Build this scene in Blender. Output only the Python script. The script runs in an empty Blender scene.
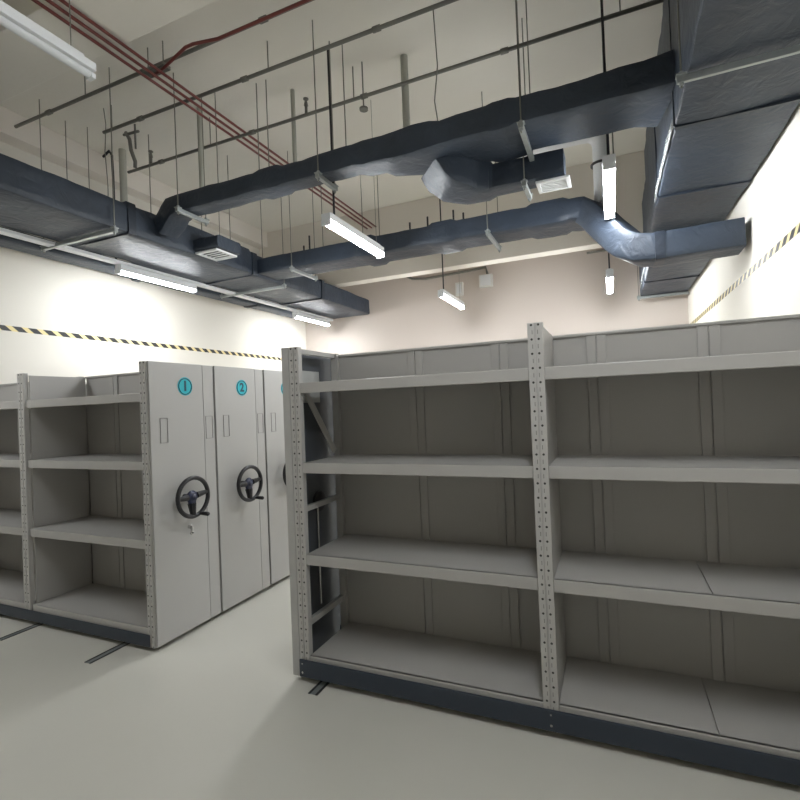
import bpy, bmesh, math, random
from mathutils import Vector, Matrix, noise
random.seed(4)
S = bpy.context.scene
COL = S.collection

# ---------------------------------------------------------------- materials
def new_mat(name):
    m = bpy.data.materials.new(name); m.use_nodes = True
    nt = m.node_tree; b = nt.nodes['Principled BSDF']
    return m, nt, b

def nd(nt, t, **kw):
    n = nt.nodes.new(t)
    for k, v in kw.items(): setattr(n, k, v)
    return n

def paint(name, col, rough=0.5, metal=0.0, var=0.06, scale=3.0, bump=0.0, bscale=60.0, spec=0.5):
    m, nt, b = new_mat(name)
    tc = nd(nt, 'ShaderNodeTexCoord')
    n = nd(nt, 'ShaderNodeTexNoise'); n.inputs['Scale'].default_value = scale; n.inputs['Detail'].default_value = 4
    nt.links.new(tc.outputs['Object'], n.inputs['Vector'])
    r = nd(nt, 'ShaderNodeMixRGB'); r.blend_type = 'MIX'
    r.inputs[1].default_value = (*[c * (1 - var) for c in col], 1)
    r.inputs[2].default_value = (*[min(1, c * (1 + var)) for c in col], 1)
    nt.links.new(n.outputs['Fac'], r.inputs[0]); nt.links.new(r.outputs[0], b.inputs['Base Color'])
    b.inputs['Roughness'].default_value = rough; b.inputs['Metallic'].default_value = metal
    b.inputs['Specular IOR Level'].default_value = spec
    if bump:
        n2 = nd(nt, 'ShaderNodeTexNoise'); n2.inputs['Scale'].default_value = bscale; n2.inputs['Detail'].default_value = 5
        nt.links.new(tc.outputs['Object'], n2.inputs['Vector'])
        bp = nd(nt, 'ShaderNodeBump'); bp.inputs['Strength'].default_value = bump; bp.inputs['Distance'].default_value = 0.02
        nt.links.new(n2.outputs['Fac'], bp.inputs['Height']); nt.links.new(bp.outputs[0], b.inputs['Normal'])
    return m

def math_node(nt, op, a, b=None):
    n = nd(nt, 'ShaderNodeMath', operation=op)
    for i, v in enumerate((a, b)):
        if v is None: continue
        if isinstance(v, (int, float)): n.inputs[i].default_value = v
        else: nt.links.new(v, n.inputs[i])
    return n.outputs[0]

def perforated(name, col, pitch=0.075, cols=(0.018,)):
    """painted steel with a double column of round bolt holes and small slots; generated in post-local x / z"""
    m, nt, b = new_mat(name)
    tc = nd(nt, 'ShaderNodeTexCoord'); sp = nd(nt, 'ShaderNodeSeparateXYZ')
    nt.links.new(tc.outputs['Object'], sp.inputs[0])
    ax = math_node(nt, 'ABSOLUTE', sp.outputs['X'])
    dx = math_node(nt, 'SUBTRACT', ax, cols[0])
    fz = math_node(nt, 'SUBTRACT', math_node(nt, 'FRACT', math_node(nt, 'DIVIDE', sp.outputs['Z'], pitch)), 0.5)
    dz = math_node(nt, 'MULTIPLY', fz, pitch)
    d = math_node(nt, 'SQRT', math_node(nt, 'ADD', math_node(nt, 'MULTIPLY', dx, dx), math_node(nt, 'MULTIPLY', dz, dz)))
    hole = math_node(nt, 'LESS_THAN', d, 0.0062)
    # slots halfway between the holes
    fz2 = math_node(nt, 'SUBTRACT', math_node(nt, 'FRACT', math_node(nt, 'ADD', math_node(nt, 'DIVIDE', sp.outputs['Z'], pitch), 0.5)), 0.5)
    dz2 = math_node(nt, 'ABSOLUTE', math_node(nt, 'MULTIPLY', fz2, pitch))
    dx2 = math_node(nt, 'ABSOLUTE', math_node(nt, 'SUBTRACT', ax, cols[0] - 0.004))
    slot = math_node(nt, 'MULTIPLY', math_node(nt, 'LESS_THAN', dz2, 0.011), math_node(nt, 'LESS_THAN', dx2, 0.002))
    slot = math_node(nt, 'MULTIPLY', slot, 0.6)
    f = math_node(nt, 'MAXIMUM', hole, slot)
    mx = nd(nt, 'ShaderNodeMixRGB'); mx.inputs[1].default_value = (*col, 1); mx.inputs[2].default_value = (0.03, 0.028, 0.026, 1)
    nt.links.new(f, mx.inputs[0]); nt.links.new(mx.outputs[0], b.inputs['Base Color'])
    b.inputs['Roughness'].default_value = 0.5
    return m

GREY = (0.41, 0.40, 0.385)
M = {}
M['shelf_grey'] = paint('painted_steel', GREY, 0.42, var=0.03, scale=2, bump=0.04, bscale=400)
M['panel_grey'] = paint('end_panel_paint', (0.41, 0.405, 0.395), 0.36, var=0.03, scale=1.5, bump=0.04, bscale=400)
M['perf'] = perforated('perforated_steel', (0.44, 0.43, 0.415))
M['base_blue'] = paint('base_rail_blue', (0.028, 0.038, 0.056), 0.4, var=0.1)
M['dark_steel'] = paint('dark_steel', (0.03, 0.03, 0.033), 0.45, var=0.2)
M['holder_shade'] = paint('holder_recess_shade', (0.25, 0.245, 0.235), 0.4)  # darker than the panel: the recess shadow is put into the colour
M['rubber'] = paint('black_rubber', (0.012, 0.012, 0.013), 0.6)
M['wheel'] = paint('black_plastic', (0.012, 0.012, 0.015), 0.3)
M['hub'] = paint('blue_black_plastic', (0.018, 0.024, 0.06), 0.3)
M['chrome'] = paint('chrome', (0.6, 0.6, 0.6), 0.25, metal=1)
M['teal'] = paint('teal_sign', (0.02, 0.42, 0.50), 0.4, var=0.02)
M['teal_dark'] = paint('dark_teal_print', (0.008, 0.06, 0.09), 0.4)
M['bracket'] = paint('galvanised', (0.33, 0.355, 0.355), 0.4, metal=0.6, var=0.15, scale=20)
M['rod'] = paint('threaded_zinc', (0.22, 0.22, 0.19), 0.5, metal=0.4)
M['cable'] = paint('black_cable', (0.015, 0.015, 0.02), 0.5)
M['red_pipe'] = paint('red_brown_pipe', (0.16, 0.035, 0.03), 0.4)
M['grey_pipe'] = paint('grey_pipe', (0.20, 0.20, 0.18), 0.5, metal=0.3)
M['pale_pipe'] = paint('pale_pipe', (0.42, 0.42, 0.37), 0.5)
M['white_pipe'] = paint('white_pipe', (0.78, 0.79, 0.8), 0.35)
M['white_metal'] = paint('white_enamel', (0.72, 0.74, 0.76), 0.35)
M['dead_tube'] = paint('unlit_tube_plastic', (0.62, 0.64, 0.66), 0.3)
M['box_white'] = paint('white_plastic', (0.7, 0.7, 0.68), 0.4)
M['foil'] = paint('foil_tape', (0.62, 0.66, 0.68), 0.25, metal=0.5, var=0.3, scale=15)
M['milky'] = paint('milky_plastic', (0.42, 0.43, 0.42), 0.3)
M['inner'] = paint('mechanism_grey', (0.07, 0.078, 0.09), 0.4)
M['floor'] = paint('epoxy_floor', (0.56, 0.55, 0.50), 0.28, var=0.05, scale=1.3, bump=0.03, bscale=30)
M['wall'] = paint('cream_plaster', (0.76, 0.73, 0.665), 0.8, var=0.02, scale=1.5, bump=0.05, bscale=40)
M['wall_back'] = paint('beige_plaster', (0.60, 0.535, 0.49), 0.8, var=0.03, scale=1.2, bump=0.05, bscale=40)
M['ceiling'] = paint('painted_concrete', (0.80, 0.775, 0.71), 0.85, var=0.06, scale=1.0, bump=0.15, bscale=12)
M['beam'] = paint('painted_beam', (0.76, 0.715, 0.655), 0.85, var=0.04, scale=1.0, bump=0.1, bscale=15)

def duct_mat():
    m, nt, b = new_mat('dark_wrapped_insulation')
    tc = nd(nt, 'ShaderNodeTexCoord')
    n = nd(nt, 'ShaderNodeTexNoise'); n.inputs['Scale'].default_value = 2.2; n.inputs['Detail'].default_value = 6; n.inputs['Distortion'].default_value = 0.6
    nt.links.new(tc.outputs['Object'], n.inputs['Vector'])
    r = nd(nt, 'ShaderNodeValToRGB')
    r.color_ramp.elements[0].position = 0.3; r.color_ramp.elements[0].color = (0.020, 0.029, 0.045, 1)
    r.color_ramp.elements[1].position = 0.75; r.color_ramp.elements[1].color = (0.036, 0.050, 0.074, 1)
    nt.links.new(n.outputs['Fac'], r.inputs[0]); nt.links.new(r.outputs[0], b.inputs['Base Color'])
    b.inputs['Roughness'].default_value = 0.5
    n2 = nd(nt, 'ShaderNodeTexNoise'); n2.inputs['Scale'].default_value = 7; n2.inputs['Detail'].default_value = 5; n2.inputs['Distortion'].default_value = 1.2
    nt.links.new(tc.outputs['Object'], n2.inputs['Vector'])
    bp = nd(nt, 'ShaderNodeBump'); bp.inputs['Strength'].default_value = 0.45; bp.inputs['Distance'].default_value = 0.03
    nt.links.new(n2.outputs['Fac'], bp.inputs['Height']); nt.links.new(bp.outputs[0], b.inputs['Normal'])
    return m
M['duct'] = duct_mat()
M['duct_band'] = paint('duct_joint_tape', (0.016, 0.023, 0.036), 0.45, var=0.2, scale=10, bump=0.3, bscale=20)

def tape_mat():
    m, nt, b = new_mat('hazard_stripe_tape')
    tc = nd(nt, 'ShaderNodeTexCoord'); sp = nd(nt, 'ShaderNodeSeparateXYZ')
    nt.links.new(tc.outputs['Object'], sp.inputs[0])
    f = math_node(nt, 'FRACT', math_node(nt, 'ADD', math_node(nt, 'DIVIDE', sp.outputs['Y'], 0.17), math_node(nt, 'MULTIPLY', sp.outputs['Z'], 7.0)))
    g = math_node(nt, 'GREATER_THAN', f, 0.42)
    mx = nd(nt, 'ShaderNodeMixRGB'); mx.inputs[1].default_value = (0.78, 0.66, 0.33, 1); mx.inputs[2].default_value = (0.02, 0.02, 0.02, 1)
    nt.links.new(g, mx.inputs[0]); nt.links.new(mx.outputs[0], b.inputs['Base Color']); b.inputs['Roughness'].default_value = 0.4
    return m
M['tape'] = tape_mat()

def lamp_mat(strength):
    m = bpy.data.materials.new('lit_tube'); m.use_nodes = True; nt = m.node_tree; nt.nodes.clear()
    e = nt.nodes.new('ShaderNodeEmission'); o = nt.nodes.new('ShaderNodeOutputMaterial')
    e.inputs[0].default_value = (0.955, 0.985, 1.0, 1); e.inputs[1].default_value = strength
    nt.links.new(e.outputs[0], o.inputs[0]); return m
M['lamp'] = lamp_mat(48)

# ---------------------------------------------------------------- mesh builder
class MB:
    def __init__(self): self.bm = bmesh.new()
    def box(self, x0, x1, y0, y1, z0, z1, bev=0.0):
        r = bmesh.ops.create_cube(self.bm, size=1)['verts']
        for v in r:
            v.co = Vector(((x0 + x1) / 2 + v.co.x * (x1 - x0), (y0 + y1) / 2 + v.co.y * (y1 - y0), (z0 + z1) / 2 + v.co.z * (z1 - z0)))
        if bev:
            es = {e for v in r for e in v.link_edges}
            bmesh.ops.bevel(self.bm, geom=list(es), offset=bev, segments=2, affect='EDGES', profile=0.6)
        return self
    def cyl(self, a, b, r, n=12, r2=None):
        a, b = Vector(a), Vector(b); d = b - a
        mt = Matrix.Translation((a + b) / 2) @ d.to_track_quat('Z', 'Y').to_matrix().to_4x4()
        bmesh.ops.create_cone(self.bm, cap_ends=True, segments=n, radius1=r, radius2=r if r2 is None else r2, depth=d.length, matrix=mt)
        return self
    def tube(self, pts, r, n=10, closed=False):
        pts = [Vector(p) for p in pts]; rings = []; N = len(pts)
        prev = None
        for i, p in enumerate(pts):
            if closed: t = pts[(i + 1) % N] - pts[i - 1]
            else: t = pts[min(i + 1, N - 1)] - pts[max(i - 1, 0)]
            t.normalize()
            if prev is None:
                u = t.orthogonal().normalized()
            else:
                u = (prev - t * prev.dot(t)).normalized()
            prev = u; w = t.cross(u)
            rings.append([self.bm.verts.new(p + (u * math.cos(2 * math.pi * k / n) + w * math.sin(2 * math.pi * k / n)) * r) for k in range(n)])
        M_ = N if closed else N - 1
        for i in range(M_):
            A, B = rings[i], rings[(i + 1) % N]
            if closed and i == N - 1:   # match rotation
                off = min(range(n), key=lambda o: (A[0].co - B[o].co).length)
                B = B[off:] + B[:off]
            for k in range(n): self.bm.faces.new((A[k], A[(k + 1) % n], B[(k + 1) % n], B[k]))
        if not closed:
            self.bm.faces.new(rings[0][::-1]); self.bm.faces.new(rings[-1])
        return self
    def sphere(self, c, r, sz=(1, 1, 1)):
        bmesh.ops.create_uvsphere(self.bm, u_segments=14, v_segments=10, radius=r, matrix=Matrix.Translation(c) @ Matrix.Diagonal((*sz, 1)))
        return self
    def sweep(self, keys, step=0.1, amp=0.010, rad=0.03, nseg=5, seed=0.0):
        """keys: (centre, width, height); an insulated, slightly lumpy rectangular duct"""
        P = []
        for i in range(len(keys) - 1):
            (c0, w0, h0), (c1, w1, h1) = keys[i], keys[i + 1]
            c0, c1 = Vector(c0), Vector(c1); n = max(1, int((c1 - c0).length / step))
            for k in range(n):
                t = k / n; P.append((c0.lerp(c1, t), w0 + (w1 - w0) * t, h0 + (h1 - h0) * t))
        P.append((Vector(keys[-1][0]), keys[-1][1], keys[-1][2]))
        rings = []
        for i, (c, w, h) in enumerate(P):
            t = (P[min(i + 1, len(P) - 1)][0] - P[max(i - 1, 0)][0]).normalized()
            side = t.cross(Vector((0, 0, 1)))
            side = side.normalized() if side.length > 1e-3 else Vector((0, 1, 0))
            up = side.cross(t)
            prof = []
            hw, hh = w / 2, h / 2; rr = min(rad, hw * .45, hh * .45)
            cs = [(hw - rr, hh - rr, 0), (-hw + rr, hh - rr, 90), (-hw + rr, -hh + rr, 180), (hw - rr, -hh + rr, 270)]
            for q in range(4):
                cx, cz, a0 = cs[q]
                for k in range(3):
                    a = math.radians(a0 + 45 * k); prof.append((cx + rr * math.cos(a), cz + rr * math.sin(a)))
                nx, nz, na = cs[(q + 1) % 4]; a = math.radians(na)
                ex, ez = nx + rr * math.cos(a), nz + rr * math.sin(a); sx, sz = prof[-1]
                for k in range(1, nseg): prof.append((sx + (ex - sx) * k / nseg, sz + (ez - sz) * k / nseg))
            ring = []
            for (a, b_) in prof:
                p = c + side * a + up * b_
                nn = noise.noise_vector(p * 3.1 + Vector((seed, 0, 0))) * amp + noise.noise_vector(p * 9.0 + Vector((seed, 5, 0))) * amp * 0.5
                ring.append(self.bm.verts.new(p + side * nn.x + up * nn.z))
            rings.append(ring)
        n = len(rings[0])
        for A, B in zip(rings, rings[1:]):
            for k in range(n): self.bm.faces.new((A[k], A[(k + 1) % n], B[(k + 1) % n], B[k]))
        self.bm.faces.new(rings[0][::-1]); self.bm.faces.new(rings[-1])
        return self
    def build(self, name, mat, parent=None, origin=None, smooth=False, kind=None, label=None):
        """verts are in world space; they are stored relative to the thing's own base (the root) or to 'origin'"""
        o = None
        me = bpy.data.meshes.new(name)
        bmesh.ops.recalc_face_normals(self.bm, faces=self.bm.faces)
        base = Vector((0, 0, 0))
        if parent is not None: base = wloc(parent)
        own = Vector(origin) if origin is not None else base
        for v in self.bm.verts: v.co -= own
        self.bm.to_mesh(me); self.bm.free()
        if smooth:
            for p in me.polygons: p.use_smooth = True
            if smooth == 'crisp': me.set_sharp_from_angle(angle=math.radians(28))
        me.materials.append(M[mat] if isinstance(mat, str) else mat)
        o = bpy.data.objects.new(name, me); COL.objects.link(o)
        o.location = own - base
        if parent is not None: o.parent = parent
        if kind: o['kind'] = kind
        if label: o['label'] = label
        return o

def wloc(o):
    v = Vector(o.location)
    while o.parent: o = o.parent; v = v + Vector(o.location)
    return v

def thing(name, label, cat, loc=(0, 0, 0), group=None):
    o = bpy.data.objects.new(name, None); COL.objects.link(o); o.location = loc; o.empty_display_size = 0.1
    o['label'] = label; o['category'] = cat
    if group: o['group'] = group
    return o

def tag(o, label, cat, group=None):
    o['label'] = label; o['category'] = cat
    if group: o['group'] = group
    return o

def copy_tree(o, parent=None):
    c = o.copy(); COL.objects.link(c); c.parent = parent
    for ch in list(o.children): copy_tree(ch, c)
    return c

# ---------------------------------------------------------------- room shell
XL, XR, YB, YF, ZC = -6.4, 1.25, 9.5, -4.5, 5.3
def struct(name, mb, mat):
    o = mb.build(name, mat); o['kind'] = 'structure'; return o
struct('floor', MB().box(XL - .2, XR + .2, YF - .2, YB + .2, -.2, 0), 'floor')
struct('ceiling', MB().box(XL - .2, XR + .2, YF - .2, YB + .2, ZC, ZC + .2), 'ceiling')
struct('wall_left', MB().box(XL - .2, XL, YF - .2, YB + .2, 0, ZC), 'wall')
struct('wall_right', MB().box(XR, XR + .2, YF - .2, YB + .2, 0, ZC), 'wall')
struct('wall_back', MB().box(XL, XR, YB, YB + .2, 0, ZC), 'wall_back')
struct('wall_front', MB().box(XL, XR, YF - .2, YF, 0, ZC), 'wall')
struct('trim_1', MB().box(XL, XR, 7.95, 8.2, 4.05, ZC, .01), 'beam')
struct('trim_2', MB().box(XL, XR, 2.45, 3.0, 5.0, ZC, .01), 'ceiling')
struct('trim_3', MB().box(XL, XL + .22, YF, 7.95, 5.0, ZC, .01), 'beam')

# hazard tape stuck on the two side walls
def hazard(name, x0, x1, y0, y1, z, label):
    o = MB().box(x0, x1, y0, y1, z - .03, z + .03).build(name, 'tape', origin=(x0, y0, z)); tag(o, label, 'tape'); return o
hazard('hazard_tape', XL + .001, XL + .003, -1.0, 9.48, 2.82, 'yellow and black striped hazard tape along the left white wall')
hazard('hazard_tape', XR - .003, XR - .001, 0.0, 9.48, 2.87, 'yellow and black striped hazard tape along the right white wall')

# ---------------------------------------------------------------- mobile shelving
TIERS = [0.17, 0.816, 1.402, 1.915]
TOP = 2.15
D = 0.55
def shelf_mesh(x0, x1, y0, y1, z, split=None):
    m = MB()
    lip = 0.066
    if split:
        m.box(x0, split - .0018, y0 + .004, y1, z - .022, z, .0015); m.box(split + .0018, x1, y0 + .004, y1, z - .022, z, .0015)
    else: m.box(x0, x1, y0 + .004, y1, z - .022, z, .0015)
    m.box(x0, x1, y0, y0 + .022, z - lip, z, .004)
    m.box(x0, x1, y1 - .02, y1, z - .04, z - .023)
    return m
def back_mesh(x0, x1, y, ribs):
    m = MB(); m.box(x0, x1, y, y + .008, .12, TOP - .012)
    m.box(x0, x1, y - .016, y + .008, TOP - .03, TOP - .015, .002)
    for rx in ribs:
        for s in (-1, 1):
            a, b = sorted((rx + s * .003, rx + s * .055))
            if b < x1 and a > x0: m.box(a, b, y - .011, y - .0005, .12, TOP - .032, .003)
    return m

def post(x0, x1, y0, y1, root, top=TOP, z0=0.03, groove=True):
    m = MB(); xm = (x0 + x1) / 2
    m.box(x0, x1, y0 + .006, y1, z0, top, .003)
    if groove:
        m.box(x0 + .001, xm - .003, y0, y0 + .0055, z0 + .001, top - .001, .001); m.box(xm + .003, x1 - .001, y0, y0 + .0055, z0 + .001, top - .001, .001)
    return m.build('upright_post', 'perf', root, origin=(xm, y0, 0.0))

def wheel(root, X, Y, Z, s=1):
    """spoked handwheel facing +x on a short shaft"""
    m = MB()
    xf = X + .075
    m.cyl((X, Y, Z), (xf, Y, Z), .022, 16)
    a0 = -0.05
    for a, wdt in ((math.radians(178), .026), (math.radians(8), .026), (math.radians(268), .034)):
        p = Vector((xf + .005, Y + math.cos(a) * .05, Z + math.sin(a) * .05)); q = Vector((xf + .018, Y + math.cos(a) * .143, Z + math.sin(a) * .143))
        m.cyl(p, q, wdt, 10, wdt * .62)
    h = m.build('handwheel', 'wheel', root, smooth=False)
    c = MB(); c.sphere((xf + .005, Y, Z), .052, (.45, 1, 1)); c.cyl((xf + .01, Y, Z), (xf + .03, Y, Z), .024, 20)
    c.box(xf - .012, xf + .02, Y - .03, Y + .03, Z - .08, Z, .01)
    c.build('hub', 'hub', h, smooth=True)
    r = MB(); pts = [(xf + .02, Y + .15 * math.cos(t), Z + .15 * math.sin(t)) for t in [2 * math.pi * k / 40 for k in range(40)]]
    r.tube(pts, .0175, 10, closed=True); r.build('rim', 'wheel', h, smooth=True)
    a = math.radians(292)
    ky, kz = Y + .15 * math.cos(a), Z + .15 * math.sin(a)
    k = MB(); k.cyl((xf + .025, ky, kz), (xf + .105, ky, kz), .013, 12, .017); k.sphere((xf + .105, ky, kz), .017); k.build('crank_knob', 'wheel', h, smooth=True)
    return h

def frame_outline(m, X, y0, y1, z0, z1, t=.004):
    m.box(X, X + .004, y0, y1, z0, z0 + t); m.box(X, X + .004, y0, y1, z1 - t, z1)
    m.box(X, X + .004, y0, y0 + t, z0 + t, z1 - t); m.box(X, X + .004, y1 - t, y1, z0 + t, z1 - t)
    return m

def text_mesh(ch, size):
    cu = bpy.data.curves.new('numeral', 'FONT'); cu.body = ch; cu.size = size; cu.align_x = 'CENTER'; cu.align_y = 'CENTER'; cu.extrude = .0006; cu.offset = .004
    o = bpy.data.objects.new('tmp', cu); COL.objects.link(o)
    bpy.context.view_layer.update()
    me = bpy.data.meshes.new_from_object(o.evaluated_get(bpy.context.evaluated_depsgraph_get()))
    bpy.data.objects.remove(o); bpy.data.curves.remove(cu)
    return me

PX = -3.13            # plane of the end panels of the left row
def left_unit(lock=False):
    y0 = 2.57
    r = thing('mobile_shelving', '', 'shelving', (PX, y0, 0))
    # end panel facing the aisle
    m = MB(); m.box(PX - .02, PX, y0 + .012, y0 + .528, .035, TOP, .004); m.box(PX - .06, PX - .021, y0 + .045, y0 + .05, .035, TOP - .005)
    m.build('end_panel', 'panel_grey', r)
    m = MB(); m.box(PX - .02, PX - .001, y0 + .533, y0 + .645, .035, TOP - .003, .004)
    ep = m.build('side_strip', 'panel_grey', r)
    m = MB(); m.box(PX - .05, PX - .022, y0 + .5, y0 + .648, .03, TOP - .01); m.build('rubber_seal', 'rubber', r)
    for a, b in ((.095, .165), (.548, .625)):
        frame_outline(MB(), PX + .0005 - (.001 if a > .5 else 0), y0 + a, y0 + b, 1.53, 1.72).build('label_holder', 'holder_shade', r)  # holder outlines, drawn dark in place of the shadow of a recess
    wheel(r, PX + .0005, y0 + .30, 1.092)
    if lock:
     k = MB(); k.cyl((PX, y0 + .335, .845), (PX + .02, y0 + .335, .845), .014, 14); k.box(PX + .02, PX + .04, y0 + .331, y0 + .339, .812, .852, .001)
     k.cyl((PX + .03, y0 + .335, .81), (PX + .034, y0 + .335, .79), .013, 10)
     k.build('lock', 'chrome', r)
    # posts, bays
    xs = [(-3.215, -3.152), (-4.71, -4.625), (-6.25, -6.17)]
    for a, b in xs: post(a, b, y0, y0 + .04, r)
    for a, b in xs: MB().box(a + .005, b - .005, y0 + D - .05, y0 + D - .012, .03, TOP - .01, .003).build('rear_post', 'shelf_grey', r)
    bays = [(-4.60, -3.217), (-6.168, -4.66)]
    for a, b in bays:
        for z in TIERS: shelf_mesh(a, b, y0 + .006, y0 + D - .025, z).build('shelf', 'shelf_grey', r)
        w = (b - a)
        back_mesh(a - .002, b + .002, y0 + D - .012, [b - .42, b - 1.0]).build('back_panel', 'shelf_grey', r)
    for x in (-3.19, -4.61, -6.21):
        MB().box(x - .006, x + .006, y0 + .041, y0 + D - (.02 if x == -4.61 else .055), .1, TOP - .02).build('side_panel', 'shelf_grey', r)
    for ya in (.01, .55): MB().box(-6.25, PX - .061, y0 + ya - (.018 if ya < .1 else 0), y0 + ya + (-.0115 if ya < .1 else .04), .035, .125, .004).build('base_rail', 'base_blue', r)
    for x in (-3.5, -4.56, -6.0):
        for yy in (y0 + .1, y0 + .45): MB().cyl((x - .02, yy, .055), (x + .02, yy, .055), .0545, 18).build('track_wheel', 'dark_steel', r)
    return r

U = left_unit()
LAB = ['grey mobile shelving unit whose end panel bears a teal sign reading 1',
       'grey mobile shelving unit whose end panel bears a teal sign reading 2',
       'grey mobile shelving unit with teal sign 3, half hidden behind the near upright']
def sign(root, y, ch):
    s = MB(); s.cyl((PX, y, 1.965), (PX + .0015, y, 1.965), .074, 40)
    s = s.build('number_sign', 'teal', root, label='round teal number sign')
    rg = MB()
    pts = [(PX + .0018, y + .063 * math.cos(t), 1.965 + .063 * math.sin(t)) for t in [2 * math.pi * k / 40 for k in range(40)]]
    rg.tube(pts, .0042, 6, closed=True); rg.build('sign_ring', 'teal_dark', s)
    me = text_mesh(ch, .11); me.materials.clear(); me.materials.append(M['teal_dark'])
    me.transform(Matrix(((0, 0, 1, 0), (1, 0, 0, 0), (0, 1, 0, 0), (0, 0, 0, 1))))
    o = bpy.data.objects.new('numeral', me); COL.objects.link(o); o.parent = s
    o.location = Vector((PX + .0022, y, 1.965)) - wloc(root)
    return s
units = [U]
k = MB(); k.cyl((PX, 2.905, .845), (PX + .02, 2.905, .845), .014, 14); k.box(PX + .019, PX + .04, 2.901, 2.909, .79, .852, .001); k.cyl((PX + .026, 2.905, .80), (PX + .034, 2.905, .79), .014, 10)
for i in (1, 2):
    c = copy_tree(U); c.location = (PX, 2.57 + .656 * i, 0); units.append(c)
k.build('lock', 'chrome', U, label='small chrome key lock')
for i, u in enumerate(units):
    u['label'] = LAB[i]; u['group'] = 'numbered mobile shelving units in the left row'
    sign(u, u.location.y + .345, str(i + 1))

# near unit on the right
def right_unit():
    y0 = 2.62
    xa = -1.962
    r = thing('mobile_shelving', 'nearest empty grey shelving unit, four tiers, two bays wide, open side frame', 'shelving', (xa, y0, 0))
    # outer end cover with its front return
    m = MB(); m.box(xa, xa + .012, y0 + .002, y0 + .64, .03, TOP, .002); m.box(xa, xa + .055, y0, y0 + .014, .03, TOP, .004)
    m.box(xa, xa + .05, y0 + .626, y0 + .64, .03, TOP, .003)
    m.build('end_panel', 'panel_grey', r)
    post(-1.905, -1.833, y0 + .002, y0 + .045, r)
    post(-.39, -.312, y0 - .004, y0 + .04, r, z0=.03)
    post(1.13, 1.20, y0, y0 + .04, r)
    for a, b in ((-1.89, -1.84), (-.38, -.32), (1.135, 1.19)):
        MB().box(a, b, y0 + D - .055, y0 + D - .015, .03, TOP - .005, .003).build('rear_post', 'shelf_grey', r)
    # open side frame at the left end
    f = MB(); X0, X1 = -1.885, -1.855
    f.box(X0, X1, y0 + .046, y0 + D - .056, TOP - .04, TOP - .008, .003); f.build('frame_rail', 'shelf_grey', r)
    MB().box(X0, X1, y0 + .046, y0 + D - .056, 1.075, 1.11, .003).build('frame_rail', 'shelf_grey', r)
    MB().box(X0, X1, y0 + .046, y0 + D - .056, .335, .375, .003).build('frame_rail', 'shelf_grey', r)
    bb = MB(); a, b = Vector((-1.87, y0 + .07, 1.93)), Vector((-1.87, y0 + D - .08, 1.43)); d = (b - a)
    bb.box(-.004, .004, -.026, .026, -d.length / 2, d.length / 2, .001)
    rot = d.to_track_quat('Z', 'X').to_matrix().to_4x4()
    # flat bar: keep its width in the frame's own plane
    zax = d.normalized(); xax = Vector((1, 0, 0)); yax = zax.cross(xax)
    mt = Matrix((xax, yax, zax)).transposed().to_4x4(); mt.translation = (a + b) / 2
    bmesh.ops.transform(bb.bm, matrix=mt, verts=bb.bm.verts); bb.build('diagonal_brace', 'shelf_grey', r)
    # chain mechanism inside the end cover
    g = MB(); g.box(-1.948, -1.94, y0 + .02, y0 + .622, .04, 2.12, .002); g.box(-1.939, -1.925, y0 + .09, y0 + .14, .42, 1.06, .002); gp = g.build('mechanism_plate', 'inner', r)
    MB().cyl((-1.9, y0 + .26, .40), (-1.9, y0 + .26, 1.07), .008, 10).build('drive_rod', 'chrome', r)
    for z, yy in ((.95, .115), (.88, .125), (.62, .115)): MB().cyl((-1.926, y0 + yy, z), (-1.914, y0 + yy, z), .009, 10).build('bolt_head', 'chrome', gp)
    MB().box(-1.938, -1.9345, y0 + .06, y0 + .40, 1.79, 2.01, .001).build('document_pocket', 'milky', r, label='milky plastic document pocket')
    MB().cyl((-1.938, y0 + .33, 1.09), (-1.92, y0 + .33, 1.09), .07, 24).build('sprocket', 'dark_steel', r)
    # bays
    for (a, b, split) in ((-1.832, -.391, None), (-.311, 1.129, .395)):
        for i, z in enumerate(TIERS):
            shelf_mesh(a, b, y0 + .006, y0 + D - .03, z, split if i < 2 else None).build('shelf', 'shelf_grey', r)
    back_mesh(-1.895, -.352, y0 + D - .014, [-1.235, -.65]).build('back_panel', 'shelf_grey', r)
    back_mesh(-.348, 1.134, y0 + D - .014, [-.07, .505, 1.08]).build('back_panel', 'shelf_grey', r)
    MB().box(-.325, -.313, y0 + .041, y0 + D - .057, .1, TOP - .02).build('side_panel', 'shelf_grey', r)
    MB().box(1.16, 1.172, y0 + .041, y0 + D - .057, .1, TOP - .02).build('side_panel', 'shelf_grey', r)
    MB().box(-1.9, 1.2, y0 + .5, y0 + .54, .045, .145).build('base_rail', 'base_blue', r)
    bo = MB().box(-1.9, 1.2, y0 - .016, y0 - .0045, .04, .148, .004).build('base_rail', 'base_blue', r)
    for x in (-1.875, -.35):
        for z, q in ((.07, .007), (.125, .005)): MB().cyl((x, y0 - .0155, z), (x, y0 - .0185, z), q, 10).build('bolt_head', 'chrome', bo)
    for x in (-1.75, -.35, .95):
        for yy in (y0 + .13, y0 + .43): MB().cyl((x - .02, yy, .055), (x + .02, yy, .055), .0545, 18).build('track_wheel', 'dark_steel', r)
    return r
RU = right_unit()
RU.location.x += 0

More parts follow.
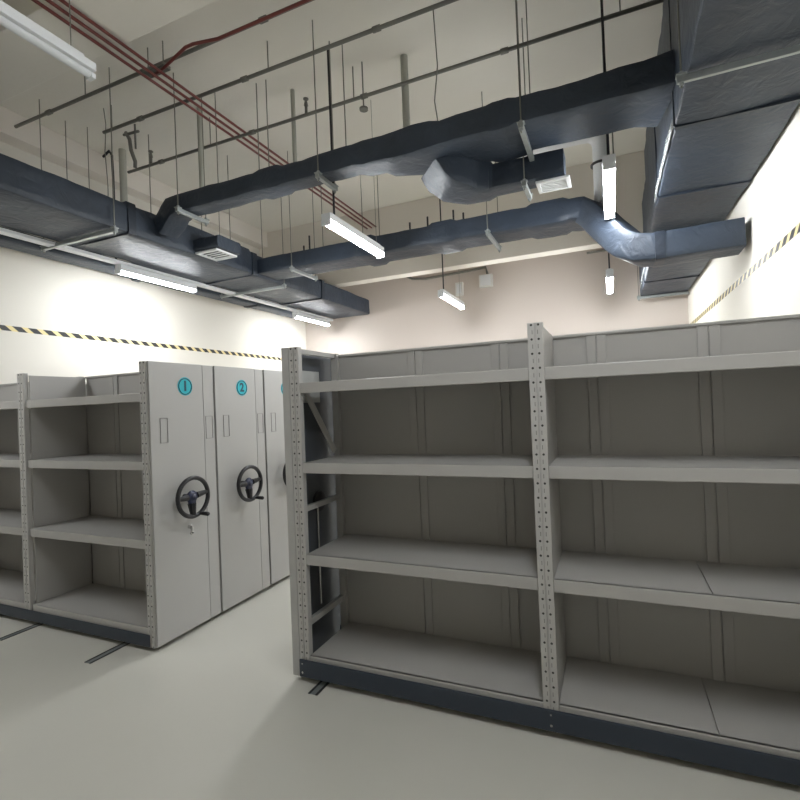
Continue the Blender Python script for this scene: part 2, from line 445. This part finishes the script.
# steel floor tracks running under the units: two dark grooves with a flush strip between
for x, yn, lab in ((-3.5, 2.3, 'steel floor track under the numbered units, nearest the aisle'), (-4.56, 2.3, 'steel floor track under the left row, at the left edge of the photo'), (-1.75, 2.52, 'steel floor track under the left end of the nearest shelving unit')):
    t = thing('floor_track', lab, 'floor track', (x, yn, 0), 'steel tracks the shelving units roll on')
    for a, b in ((-.034, -.018), (.018, .034)): MB().box(x + a, x + b, yn, 5.2, 0, .002).build('track_edge', 'dark_steel', t)
    MB().box(x - .0178, x + .0178, yn, 5.2, -.001, .0005).build('track_strip', 'bracket', t)

# ---------------------------------------------------------------- lights
def lamp(x, y, z, lab, lit=True, hung=True, hw=.050, r0=.046, grp='linear tube lights under the ceiling'):
    r = thing('tube_light', lab, 'light', (x, y, z), grp)
    L = 1.2
    hz = z + r0 + .001
    m = MB(); m.box(x - hw, x + hw, y - L / 2, y + L / 2, z + .004, hz + .022, .004)
    if not hung:
        for s in (-1, 1): m.box(x + s * (hw - .002) - .002, x + s * (hw - .002) + .002, y - L / 2, y + L / 2, z - .014, z + .006)
    if hung: m.box(x - .028, x + .028, y - L / 2 + .05, y + L / 2 - .05, hz + .021, hz + .045, .005)
    m.build('housing', 'white_metal', r)
    m = MB(); m.cyl((x, y - L / 2 + .012, z), (x, y + L / 2 - .012, z), r0, 20)
    bmesh.ops.bisect_plane(m.bm, geom=m.bm.verts[:] + m.bm.edges[:] + m.bm.faces[:], plane_co=(x, y, z + .0035), plane_no=(0, 0, 1), clear_outer=True)
    bmesh.ops.holes_fill(m.bm, edges=[e for e in m.bm.edges if e.is_boundary]); m.build('tube', 'lamp' if lit else 'dead_tube', r)
    for s in (-1, 1): MB().box(x - r0 - .002, x + r0 + .002, y + s * L / 2 - .012, y + s * L / 2 + .012, z - r0 - .002, z + .003, .004).build('end_cap', 'white_metal', r)
    if hung:
        c = MB(); c.cyl((x, y - L / 2 + .16, hz + .045), (x, y - L / 2 + .16, ZC), .011, 8); c.build('cable', 'cable', r)
        c = MB(); c.cyl((x, y + L / 2 - .1, hz + .045), (x, y + L / 2 - .1, ZC), .003, 6); c.build('wire', 'rod', r)
    return r
lamp(-5.53, 4.78, 3.555, 'lit tube light nearest on the left, over the left wall', hung=False, hw=.056)
lamp(-2.42, 4.60, 3.53, 'largest lit tube light hung by black cable in mid room')
lamp(.06, 4.88, 3.62, 'lit tube light beside the white drop pipe, below the long near duct')
lamp(-2.42, 8.0, 3.48, 'small lit tube light far away before the beige back wall, centre')
lamp(.05, 8.1, 3.47, 'small lit tube light far away under the right duct elbow')
lamp(-5.53, 8.45, 3.545, 'lit tube light far left below the end of the left duct', hung=False, hw=.056)
lamp(-2.43, 1.12, 3.54, 'unlit white tube fixture nearest overhead at the upper left', lit=False, hw=.045, r0=.022)
# the two neighbours of the unlit fixture, overhead and outside the picture
lamp(-5.53, 1.12, 3.55, 'lit tube light overhead, by the left wall, outside the picture', hung=False)
lamp(.06, 1.12, 3.55, 'lit tube light overhead, right of the unlit fixture, outside the picture')

t = thing('light_trunking', 'pale metal trunking carrying the lights along the left duct', 'trunking', (-5.53, -1, 3.66))
m = MB(); m.box(-5.585, -5.475, -1.0, 9.2, 3.628, 3.664, .003)
m.build('channel', 'white_metal', t)
for y in (2.2, 5.6, 7.6):
    MB().cyl((-5.56, y, 3.664), (-5.56, y, ZC - .001), .006, 8).build('threaded_rod', 'rod', t)

# ---------------------------------------------------------------- ducts
def bands(root, axis, positions, a0, a1, b0, b1, t=.045, g=.014, mat='duct_band'):
    """raised wrapped joints round a duct"""
    for p in positions:
        m = MB()
        if axis == 'Y': m.sweep([(((a0 + a1) / 2, p - t, (b0 + b1) / 2), a1 - a0 + g * 2, b1 - b0 + g * 2), (((a0 + a1) / 2, p + t, (b0 + b1) / 2), a1 - a0 + g * 2, b1 - b0 + g * 2)], step=.05, amp=.008, rad=.03, seed=p)
        else: m.sweep([((p - t, (a0 + a1) / 2, (b0 + b1) / 2), a1 - a0 + g * 2, b1 - b0 + g * 2), ((p + t, (a0 + a1) / 2, (b0 + b1) / 2), a1 - a0 + g * 2, b1 - b0 + g * 2)], step=.05, amp=.008, rad=.03, seed=p)
        m.build('joint_band', mat, root, smooth='crisp')

def ceiling_diffuser(root, x0, x1, y0, y1, z):
    m = MB(); m.box(x0, x1, y0, y0 + .03, z, z + .02, .002); m.box(x0, x1, y1 - .03, y1, z, z + .02, .002)
    m.box(x0, x0 + .03, y0 + .03, y1 - .03, z, z + .02); m.box(x1 - .03, x1, y0 + .03, y1 - .03, z, z + .02)
    d = m.build('diffuser', 'white_metal', root, label='white square diffuser')
    m = MB(); n = 5
    for k in range(n):
        yy = y0 + .05 + (y1 - y0 - .1) * k / (n - 1)
        m.box(x0 + .03, x1 - .03, yy - .011, yy + .011, z + .004 + .002, z + .012)
    m.build('louvre_blades', 'white_metal', d)
    return d

# L : long duct along the left wall
dl = thing('air_duct', 'wide dark insulated duct running along the left wall, ends before back wall', 'duct', (-5.05, -1, 3.67))
m = MB(); m.sweep([((-5.05, -1.0, 3.835), .9, .32), ((-5.05, 4.2, 3.835), .9, .32), ((-5.03, 4.35, 3.84), .95, .35), ((-5.03, 5.4, 3.84), .95, .35), ((-5.05, 5.5, 3.835), .9, .32), ((-5.05, 9.22, 3.835), .9, .32)], seed=1)
m.build('duct_body', 'duct', dl, smooth='crisp')
bands(dl, 'Y', [1.9, 3.65, 5.6, 7.4], -5.5, -4.6, 3.675, 3.995)
m = MB(); m.sweep([((-4.62, 4.64, 3.775), .40, .14), ((-4.17, 4.64, 3.775), .40, .14)], amp=.008, seed=2)
br = m.build('outlet_box', 'duct', dl, smooth='crisp')
ceiling_diffuser(dl, -4.56, -4.22, 4.47, 4.82, 3.675)

# A : near cross duct
da = thing('air_duct', 'nearest long dark wrapped duct crossing the room left to right', 'duct', (-1.9, 3.95, 3.9))
yc = lambda w: 3.85 + w / 2
m = MB(); m.sweep([((-4.52, 4.02, 3.83), .24, .22), ((-4.40, 4.0, 3.90), .25, .22), ((-4.28, yc(.24), 3.975), .25, .22), ((-4.14, yc(.22), 3.995), .24, .20), ((-3.15, yc(.22), 3.995), .22, .19), ((-3.08, yc(.24), 4.0), .25, .22), ((-2.86, yc(.24), 4.0), .25, .22), ((-2.80, yc(.22), 3.995), .22, .19),
            ((-2.05, yc(.23), 4.0), .23, .19), ((-1.95, yc(.27), 4.0), .27, .22), ((-1.78, yc(.28), 4.0), .28, .22), ((-1.70, yc(.36), 4.0), .36, .24), ((-1.50, yc(.46), 4.0), .46, .25), ((-1.32, yc(.50), 4.0), .50, .24), ((-1.22, yc(.5), 3.995), .5, .21),
            ((-.86, yc(.52), 4.0), .52, .22), ((-.80, yc(.55), 4.0), .55, .25), ((-.62, yc(.55), 4.0), .55, .25), ((-.56, yc(.52), 4.0), .52, .21), ((.28, yc(.53), 4.0), .53, .22), ((.47, yc(.60), 4.01), .62, .24)], step=.07, amp=.012, seed=3)
m.build('duct_body', 'duct', da, smooth='crisp')
m = MB(); m.sweep([((-1.44, 4.22, 3.93), .42, .10), ((-1.36, 4.28, 3.88), .48, .22), ((-1.26, 4.34, 3.83), .46, .30), ((-1.10, 4.44, 3.79), .36, .30), ((-.95, 4.5, 3.785), .28, .27), ((-.90, 4.5, 3.78), .24, .22), ((-.29, 4.5, 3.78), .23, .22)], step=.04, amp=.008, seed=4)
m.build('branch_duct', 'duct', da, smooth='crisp')
ceiling_diffuser(da, -.53, -.25, 4.40, 4.64, 3.63)

# C : far cross duct with elbow to the right wall
dc = thing('air_duct', 'second dark wrapped cross duct, farther back, stepping down to the right wall', 'duct', (-2.2, 5.9, 3.7))
yc2 = lambda w: 5.65 + w / 2
K = []
def bump(x0, x1, w=.46, h=.23, z=3.82, dw=.045, dh=.04):
    K.extend([((x0, yc2(w), z), w, h), ((x0 + .06, yc2(w), z), w + dw, h + dh), ((x1 - .06, yc2(w), z), w + dw, h + dh), ((x1, yc2(w), z), w, h)])
K.append(((-4.58, yc2(.46), 3.82), .46, .22))
bump(-3.0, -2.7); bump(-1.98, -1.62); bump(-.80, -.34, h=.24)
K += [((-.16, yc2(.46), 3.81), .48, .25), ((-.10, 5.84, 3.77), .46, .27), ((.24, 5.66, 3.30), .42, .28), ((.34, 5.62, 3.235), .38, .28), ((.46, 5.60, 3.215), .36, .27), ((1.20, 5.59, 3.225), .36, .27)]
m = MB(); m.sweep(K, step=.08, amp=.008, seed=6)
m.build('duct_body', 'duct', dc, smooth='crisp')
bands(dc, 'X', [.50], 5.42, 5.77, 3.085, 3.345)

# R : big main duct by the right wall
dr = thing('air_duct', 'largest dark duct along the right wall, with standing seams and silver edge tape', 'duct', (.87, -1, 3.62))
RB = 3.64
m = MB(); m.sweep([((.86, -1.0, (RB + 4.75) / 2), .74, 4.75 - RB), ((.86, 6.7, (RB + 4.75) / 2), .74, 4.75 - RB)], amp=.012, rad=.02, seed=8)
m.build('duct_body', 'duct', dr, smooth='crisp')
m = MB(); m.sweep([((.875, 6.65, 4.0), .71, 1.12), ((.875, 9.30, 3.98), .71, 1.12)], amp=.01, rad=.02, seed=9)
m.build('plenum_box', 'duct', dr, smooth='crisp')
for p in (1.3, 2.62, 3.97, 5.31):
    m = MB(); m.sweep([((.86, p - .02, (RB + 4.75) / 2), .755, 4.78 - RB), ((.86, p + .02, (RB + 4.75) / 2), .755, 4.78 - RB)], amp=.006, rad=.02, seed=p); m.build('standing_seam', 'duct_band', dr, smooth='crisp')
m = MB(); m.sweep([((.875, 8.13, 3.99), .72, 1.15), ((.875, 8.17, 3.99), .72, 1.15)], amp=.004, rad=.02); m.build('standing_seam', 'duct_band', dr, smooth='crisp')
m = MB(); m.sweep([((.478, 4.0, 3.68), .010, .07), ((.478, 5.0, 3.69), .010, .05), ((.478, 5.5, 3.70), .010, .09)], amp=.008, rad=.002, nseg=2); m.build('foil_tape', 'foil', dr, smooth=True, label='silver foil tape along the lower edge')
m = MB(); m.sweep([((.508, 7.2, 3.62), .010, .10), ((.508, 8.9, 3.50), .010, .04)], amp=.006, rad=.002, nseg=2); m.build('foil_tape', 'foil', dr, smooth=True, label='silver foil tape on the plenum side')

# N : narrow service run by the left wall
dn = thing('air_duct', 'narrow dark blue duct hugging the left wall, beside the wide one', 'duct', (-6.0, -1, 3.65))
m = MB(); m.sweep([((-6.0, -1.0, 3.74), .30, .15), ((-6.0, 9.3, 3.74), .30, .15)], amp=.008, seed=11); m.build('duct_body', 'duct', dn, smooth='crisp')
bands(dn, 'Y', [2.4, 4.9, 7.2], -6.15, -5.85, 3.665, 3.815)

# ---------------------------------------------------------------- hangers
def hanger(p, q, lab, rods=(1, 1), t=.02, wavy=False, top=ZC):
    """slotted steel channel from p to q under a duct, carried by threaded rods"""
    p, q = Vector(p), Vector(q)
    r = thing('duct_hanger', lab, 'hanger', (p + q) / 2, 'steel trapeze hangers carrying the ducts')
    m = MB(); d = (q - p).normalized()
    if abs(d.x) > abs(d.y): m.box(min(p.x, q.x), max(p.x, q.x), p.y - t, p.y + t, p.z - .04, p.z - .001, .003)
    else: m.box(p.x - t, p.x + t, min(p.y, q.y), max(p.y, q.y), p.z - .04, p.z - .001, .003)
    m.build('channel', 'bracket', r)
    for e, on, s in ((p, rods[0], 1), (q, rods[1], -1)):
        if not on: continue
        c = e + d * s * .025
        MB().cyl((c.x, c.y, c.z - .07), (c.x, c.y, top), .0055, 6).build('threaded_rod', 'rod', r)
        m = MB(); m.box(c.x - .028, c.x + .028, c.y - .028, c.y + .028, c.z, c.z + .008, .001); m.cyl((c.x, c.y, c.z + .008), (c.x, c.y, c.z + .026), .014, 6); m.build('nut_plate', 'bracket', r)
        MB().cyl((c.x, c.y, c.z - .058), (c.x, c.y, c.z - .0405), .014, 6).build('nut', 'bracket', r)
    return r
hanger((-5.72, 3.42, 3.655), (-4.53, 3.42, 3.655), 'steel hanger under the wide left duct, nearer one')
hanger((-5.80, 6.2, 3.655), (-4.51, 6.2, 3.655), 'steel hanger under the wide left duct, farther one')
hanger((-4.05, 3.74, 3.885), (-4.05, 4.17, 3.885), 'steel hanger at the left end of the nearest cross duct')
hanger((-2.37, 3.79, 3.885), (-2.37, 4.13, 3.885), 'steel hanger on the nearest cross duct above the largest light')
hanger((-.55, 3.80, 3.865), (-.55, 4.46, 3.865), 'steel hanger on the nearest cross duct beside the short branch')
hanger((-.62, 4.34, 3.65), (-.62, 4.68, 3.65), 'steel hanger under the short branch duct', rods=(1, 1))
hanger((-3.95, 5.56, 3.69), (-3.95, 6.2, 3.69), 'steel hanger on the farther cross duct near the left duct')
hanger((-1.22, 5.52, 3.69), (-1.22, 6.2, 3.69), 'steel hanger on the farther cross duct, middle of room')
hanger((.43, 3.32, 3.62), (1.23, 3.32, 3.62), 'steel hanger under the largest duct at the upper right', rods=(1, 0), t=.012)
hanger((.47, 9.2, 3.41), (1.23, 9.2, 3.41), 'steel hanger under the far end of the largest duct', rods=(1, 0))

# ---------------------------------------------------------------- pipes
for i, dx in enumerate((-.06, .03, .12)):
    x = -3.885 + dx
    o = MB().cyl((x, -1, 4.97), (x, 7.94, 4.97), .014, 10).build('fire_conduit', 'red_pipe', origin=(x, -1, 5.0), smooth=True)
    tag(o, ['dark red conduit under the ceiling, leftmost of three in parallel', 'dark red conduit under the ceiling, middle one of three in parallel', 'dark red conduit under the ceiling, rightmost of three in parallel'][i], 'conduit', 'dark red conduits in parallel')
o = MB().tube([(-3.92, 3.40, 5.005), (-3.72, 3.36, 5.005), (-3.33, 3.24, 4.985), (-3.24, 3.24, 4.985), (-3.0, 3.29, 4.985), (.5, 3.29, 4.985)], .014, 8).build('fire_conduit', 'red_pipe', origin=(-3.9, 3.4, 4.985), smooth=True)
tag(o, 'dark red conduit branching off to the right from the junction box', 'conduit')
j = thing('junction_box', 'grey junction clamp where red conduits cross the near grey pipe', 'junction box', (-3.89, 3.40, 5.0))
MB().box(-4.02, -3.74, 3.36, 3.45, 5.035, 5.07, .004).build('plate', 'grey_pipe', j); MB().cyl((-3.98, 3.4, 5.07), (-3.98, 3.4, ZC), .006, 6).cyl((-3.78, 3.4, 5.07), (-3.78, 3.4, ZC), .006, 6).build('threaded_rod', 'rod', j)

def sprinkler_pipe(y, z, x0, x1, lab, heads=(), pend=(), r=.018):
    t = thing('sprinkler_pipe', lab, 'pipe', (x0, y, z), 'thin grey sprinkler pipes crossing under the ceiling')
    MB().cyl((x0, y, z), (x1, y, z), r, 12).build('pipe', 'grey_pipe', t, smooth=True)
    m = MB(); x = x0 + .6
    while x < x1: m.cyl((x - .035, y, z), (x + .035, y, z), r * 1.45, 12); x += 1.45
    m.build('coupling', 'grey_pipe', t, smooth=True)
    for x in heads:
        m = MB(); m.cyl((x, y, z), (x, y, z + .10), .016, 8); m.cyl((x, y, z + .10), (x, y, z + .16), .025, 8, .012); m.cyl((x, y, z + .17), (x, y, z + .178), .03, 12)
        m.build('sprinkler_head', 'grey_pipe', t)
    for x in pend:
        MB().cyl((x, y, z), (x, y, ZC), .006, 6).build('threaded_rod', 'rod', t)
    return t
sprinkler_pipe(3.40, 5.05 + .04, -6.1, 1.1, 'grey sprinkler pipe across the ceiling, nearest of three', pend=(-4.9, -1.2))
sprinkler_pipe(3.84, 5.02, -5.24, 1.1, 'grey sprinkler pipe across the ceiling, middle of three', pend=(-5.1, -2.9, -.5))
sprinkler_pipe(4.52, 4.955, -5.72, 1.1, 'grey sprinkler pipe across the ceiling, farthest of three', heads=(-2.93, -5.3), pend=(-2.42 + .08, -4.3, .2))

def drop(name, x, y, z0, z1, r, mat, lab, cat, grp=None, smooth=True, n=8, cap=None):
    m = MB().cyl((x, y, z0), (x, y, z1), r, n)
    if cap: m.cyl((x, y, z0 - .02), (x, y, z0), cap, 12)
    return tag(m.build(name, mat, origin=(x, y, z0), smooth=False), lab, cat, grp)
G = 'pale vertical drop pipes'
drop('drop_pipe', -5.86, 4.55, 4.0 - .1, ZC, .045, 'pale_pipe', 'pale vertical drop pipe behind the left duct', 'pipe', G, n=16)
drop('drop_pipe', -4.27, 4.33, 4.08, ZC, .030, 'pale_pipe', 'slim pale vertical drop pipe above the left end of the near cross duct', 'pipe', G, n=14)
drop('drop_pipe', -3.12, 4.55, 4.4, ZC, .024, 'pale_pipe', 'pale vertical drop pipe left of the black light cable', 'pipe', G, n=14)
drop('drop_pipe', -1.80, 4.62, 4.4, ZC, .038, 'pale_pipe', 'pale vertical drop pipe behind the thick part of the near cross duct', 'pipe', G, n=16)
tag(MB().tube([(-6.1, 4.45, 5.22), (-5.98, 4.45, 5.27), (-5.93, 4.45, 5.2), (-5.92, 4.45, 4.9), (-5.92, 4.45, 3.82)], .016, 8).build('cable_drop', 'cable', origin=(-5.92, 4.45, 3.82), smooth=True), 'black conduit hooked over then dropping to the left ducts', 'cable')
tag(MB().tube([(-5.36, 4.22, 5.24), (-5.30, 4.22, 5.14), (-5.28, 4.22, 5.0), (-5.24, 4.24, 4.86), (-5.27, 4.26, 4.80)], .022, 8).cyl((-5.40, 4.22, 5.22), (-5.14, 4.22, 5.20), .016, 8).cyl((-5.2, 4.22, ZC), (-5.2, 4.22, 5.0), .012, 6).build('pipe_bracket', 'grey_pipe', origin=(-5.3, 4.22, 4.8), smooth=True), 'dark grey bent pipe bracket under the ceiling above the left duct', 'bracket')
tag(MB().tube([(-5.23, 3.84, ZC), (-5.20, 3.84, 5.1), (-5.23, 3.84, 4.8), (-5.2, 3.84, 4.4), (-5.21, 3.84, 4.0)], .005, 6).build('hanging_wire', 'rod', origin=(-5.2, 3.84, 4.0), smooth=True), 'loose grey wire hanging from pipe end to the wide left duct', 'wire')
tag(MB().tube([(-1.32, 4.15, ZC), (-1.30, 4.15, 4.75), (-1.34, 4.15, 4.45), (-1.30, 4.15, 4.1)], .006, 6).build('hanging_wire', 'rod', origin=(-1.3, 4.15, 4.1), smooth=True), 'wavy wire hanging behind the thickest part of the near cross duct', 'wire')
RG = 'bare threaded rods hanging from the ceiling'
rods = [(-5.85, 3.8, 3.82, 'bare rod above the wide left duct, leftmost in view'), (-5.75, 4.0, 3.82, 'bare rod above the left duct, just right of the leftmost rod'),
        (-5.25, 4.45, 4.0, 'bare rod dropping beside the dark bent bracket'), (-3.86, 4.15, 4.07, 'bare rod right of the slim pipe at the near duct left end'),
        (-3.40, 4.28, 4.2, 'left one of two close rods left of the black light cable'), (-3.27, 4.28, 4.2, 'right one of two close rods left of the black light cable'),
        (-4.45, 5.6, 3.9, 'bare rod dropping where the far cross duct meets the left duct'), (-3.6, 5.85, 3.9, 'bare rod above the far cross duct, near its left hanger'),
        (-4.75, 5.3, 4.0, 'bare rod over the branch diffuser of the left duct'), (-2.28, 4.2, 4.04, 'bare rod just right of the black light cable'),
        (-3.05, 6.0, 3.93, 'bare rod left of the largest light'), (-2.75, 5.9, 3.93, 'bare rod behind the largest light')]
for x, y, z, lab in rods: drop('threaded_rod', x, y, z, ZC, .0055, 'rod', lab, 'rod', RG, n=6)
studs = [(-4.02, 6.0, 4.12), (-3.92, 6.0, 4.25), (-2.35, 6.0, 4.15), (-2.1, 6.0, 4.18), (-1.75, 6.0, 4.2), (-1.62, 6.0, 4.14)]
for x, y, z in studs:
    o = MB().cyl((x, y, 3.90), (x, y, z), .012, 6).build('pin_stud', 'cable', origin=(x, y, 3.9)); tag(o, 'short dark pin standing up on top of the farther cross duct', 'pin', 'short pins on the farther cross duct')
o = MB().cyl((-2.22, 4.5, 4.82), (-2.22, 4.5, ZC), .007, 6).cyl((-2.22, 4.5, 4.80), (-2.22, 4.5, 4.82), .045, 14).build('pendent_sprinkler', 'grey_pipe', origin=(-2.22, 4.5, 4.8)); tag(o, 'small hanging sprinkler disc right of the black light cable', 'sprinkler')

# white down pipe near the third light
wp = thing('drop_pipe', 'thick white elbow pipe dropping onto the farther cross duct', 'pipe', (0, 5.9, 3.93))
MB().tube([(-.9, 5.9, 4.70), (-.2, 5.9, 4.70), (-.1, 5.9, 4.69), (-.03, 5.9, 4.64), (0, 5.9, 4.55), (0, 5.9, 4.4), (0, 5.9, 3.92)], .085, 18).build('pipe', 'white_pipe', wp, smooth=True)
MB().tube([(.0 + .1 * math.cos(a), 5.9 + .1 * math.sin(a), 4.33) for a in [2 * math.pi * k / 24 for k in range(24)]], .014, 8, closed=True).build('clamp_ring', 'dark_steel', wp, smooth=True)
MB().cyl((.13, 5.9, 4.33), (.13, 5.9, ZC), .008, 6).box(.09, .14, 5.885, 5.915, 4.32, 4.34).build('clamp_rod', 'rod', wp)

# back wall fittings
b = thing('wall_speaker', 'white square box on the back wall, right one with conduit', 'box', (-2.15, YB, 4.1))
MB().box(-2.28, -2.02, YB - .10, YB, 3.98, 4.22, .01).build('case', 'box_white', b); MB().box(-2.25, -2.05, YB - .106, YB - .1, 4.0, 4.2, .003).build('face_plate', 'white_metal', b)
b = thing('wall_box', 'small white upright box on the back wall, left of the square one', 'box', (-2.68, YB, 4.0))
MB().box(-2.77, -2.62, YB - .08, YB, 3.88, 4.14, .008).build('case', 'box_white', b); MB().box(-2.74, -2.65, YB - .086, YB - .08, 3.92, 4.1, .003).build('face_plate', 'white_metal', b)
o = MB().tube([(-4.4, YB - .03, 4.72), (-4.0, YB - .03, 4.52), (-3.7, YB - .03, 4.36), (-3.4, YB - .03, 4.32), (-2.6, YB - .03, 4.35), (-2.15, YB - .03, 4.37), (-2.12, YB - .03, 4.22)], .025, 8).build('wall_conduit', 'grey_pipe', origin=(-3.4, YB, 4.3), smooth=True)
tag(o, 'sagging brown conduit on the back wall leading to the white box', 'conduit')
o = MB().cyl((.35, YB - .05, 4.35), (-.3, YB - .05, 4.35), .02, 8).build('wall_conduit', 'grey_pipe', origin=(0, YB, 4.35), smooth=True); tag(o, 'short grey conduit on the back wall behind the third light', 'conduit')

# ---------------------------------------------------------------- camera
cam = bpy.data.cameras.new('camera'); co = bpy.data.objects.new('camera', cam); COL.objects.link(co)
yaw, pitch, roll, f = math.radians(23.36), math.radians(.550), math.radians(-2.2896), 488.92
fwd = Vector((-math.sin(yaw) * math.cos(pitch), math.cos(yaw) * math.cos(pitch), math.sin(pitch))); right = Vector((math.cos(yaw), math.sin(yaw), 0)); up = right.cross(fwd)
r2 = right * math.cos(roll) + up * math.sin(roll); u2 = -right * math.sin(roll) + up * math.cos(roll)
mt = Matrix((r2, u2, -fwd)).transposed().to_4x4(); mt.translation = (0, 0, 1.75)
co.matrix_world = mt
cam.sensor_fit = 'HORIZONTAL'; cam.sensor_width = 36; cam.lens = 36 * f / 800; cam.clip_start = .02
S.camera = co

w = bpy.data.worlds.new('world'); S.world = w; w.use_nodes = True
w.node_tree.nodes['Background'].inputs[0].default_value = (.8, .85, 1, 1); w.node_tree.nodes['Background'].inputs[1].default_value = .02
S.view_settings.view_transform = 'Standard'; S.view_settings.look = 'None'; S.view_settings.gamma = 1; S.view_settings.use_curve_mapping = False
S.view_settings.exposure = 1.27
S.cycles.max_bounces = 10; S.cycles.diffuse_bounces = 6
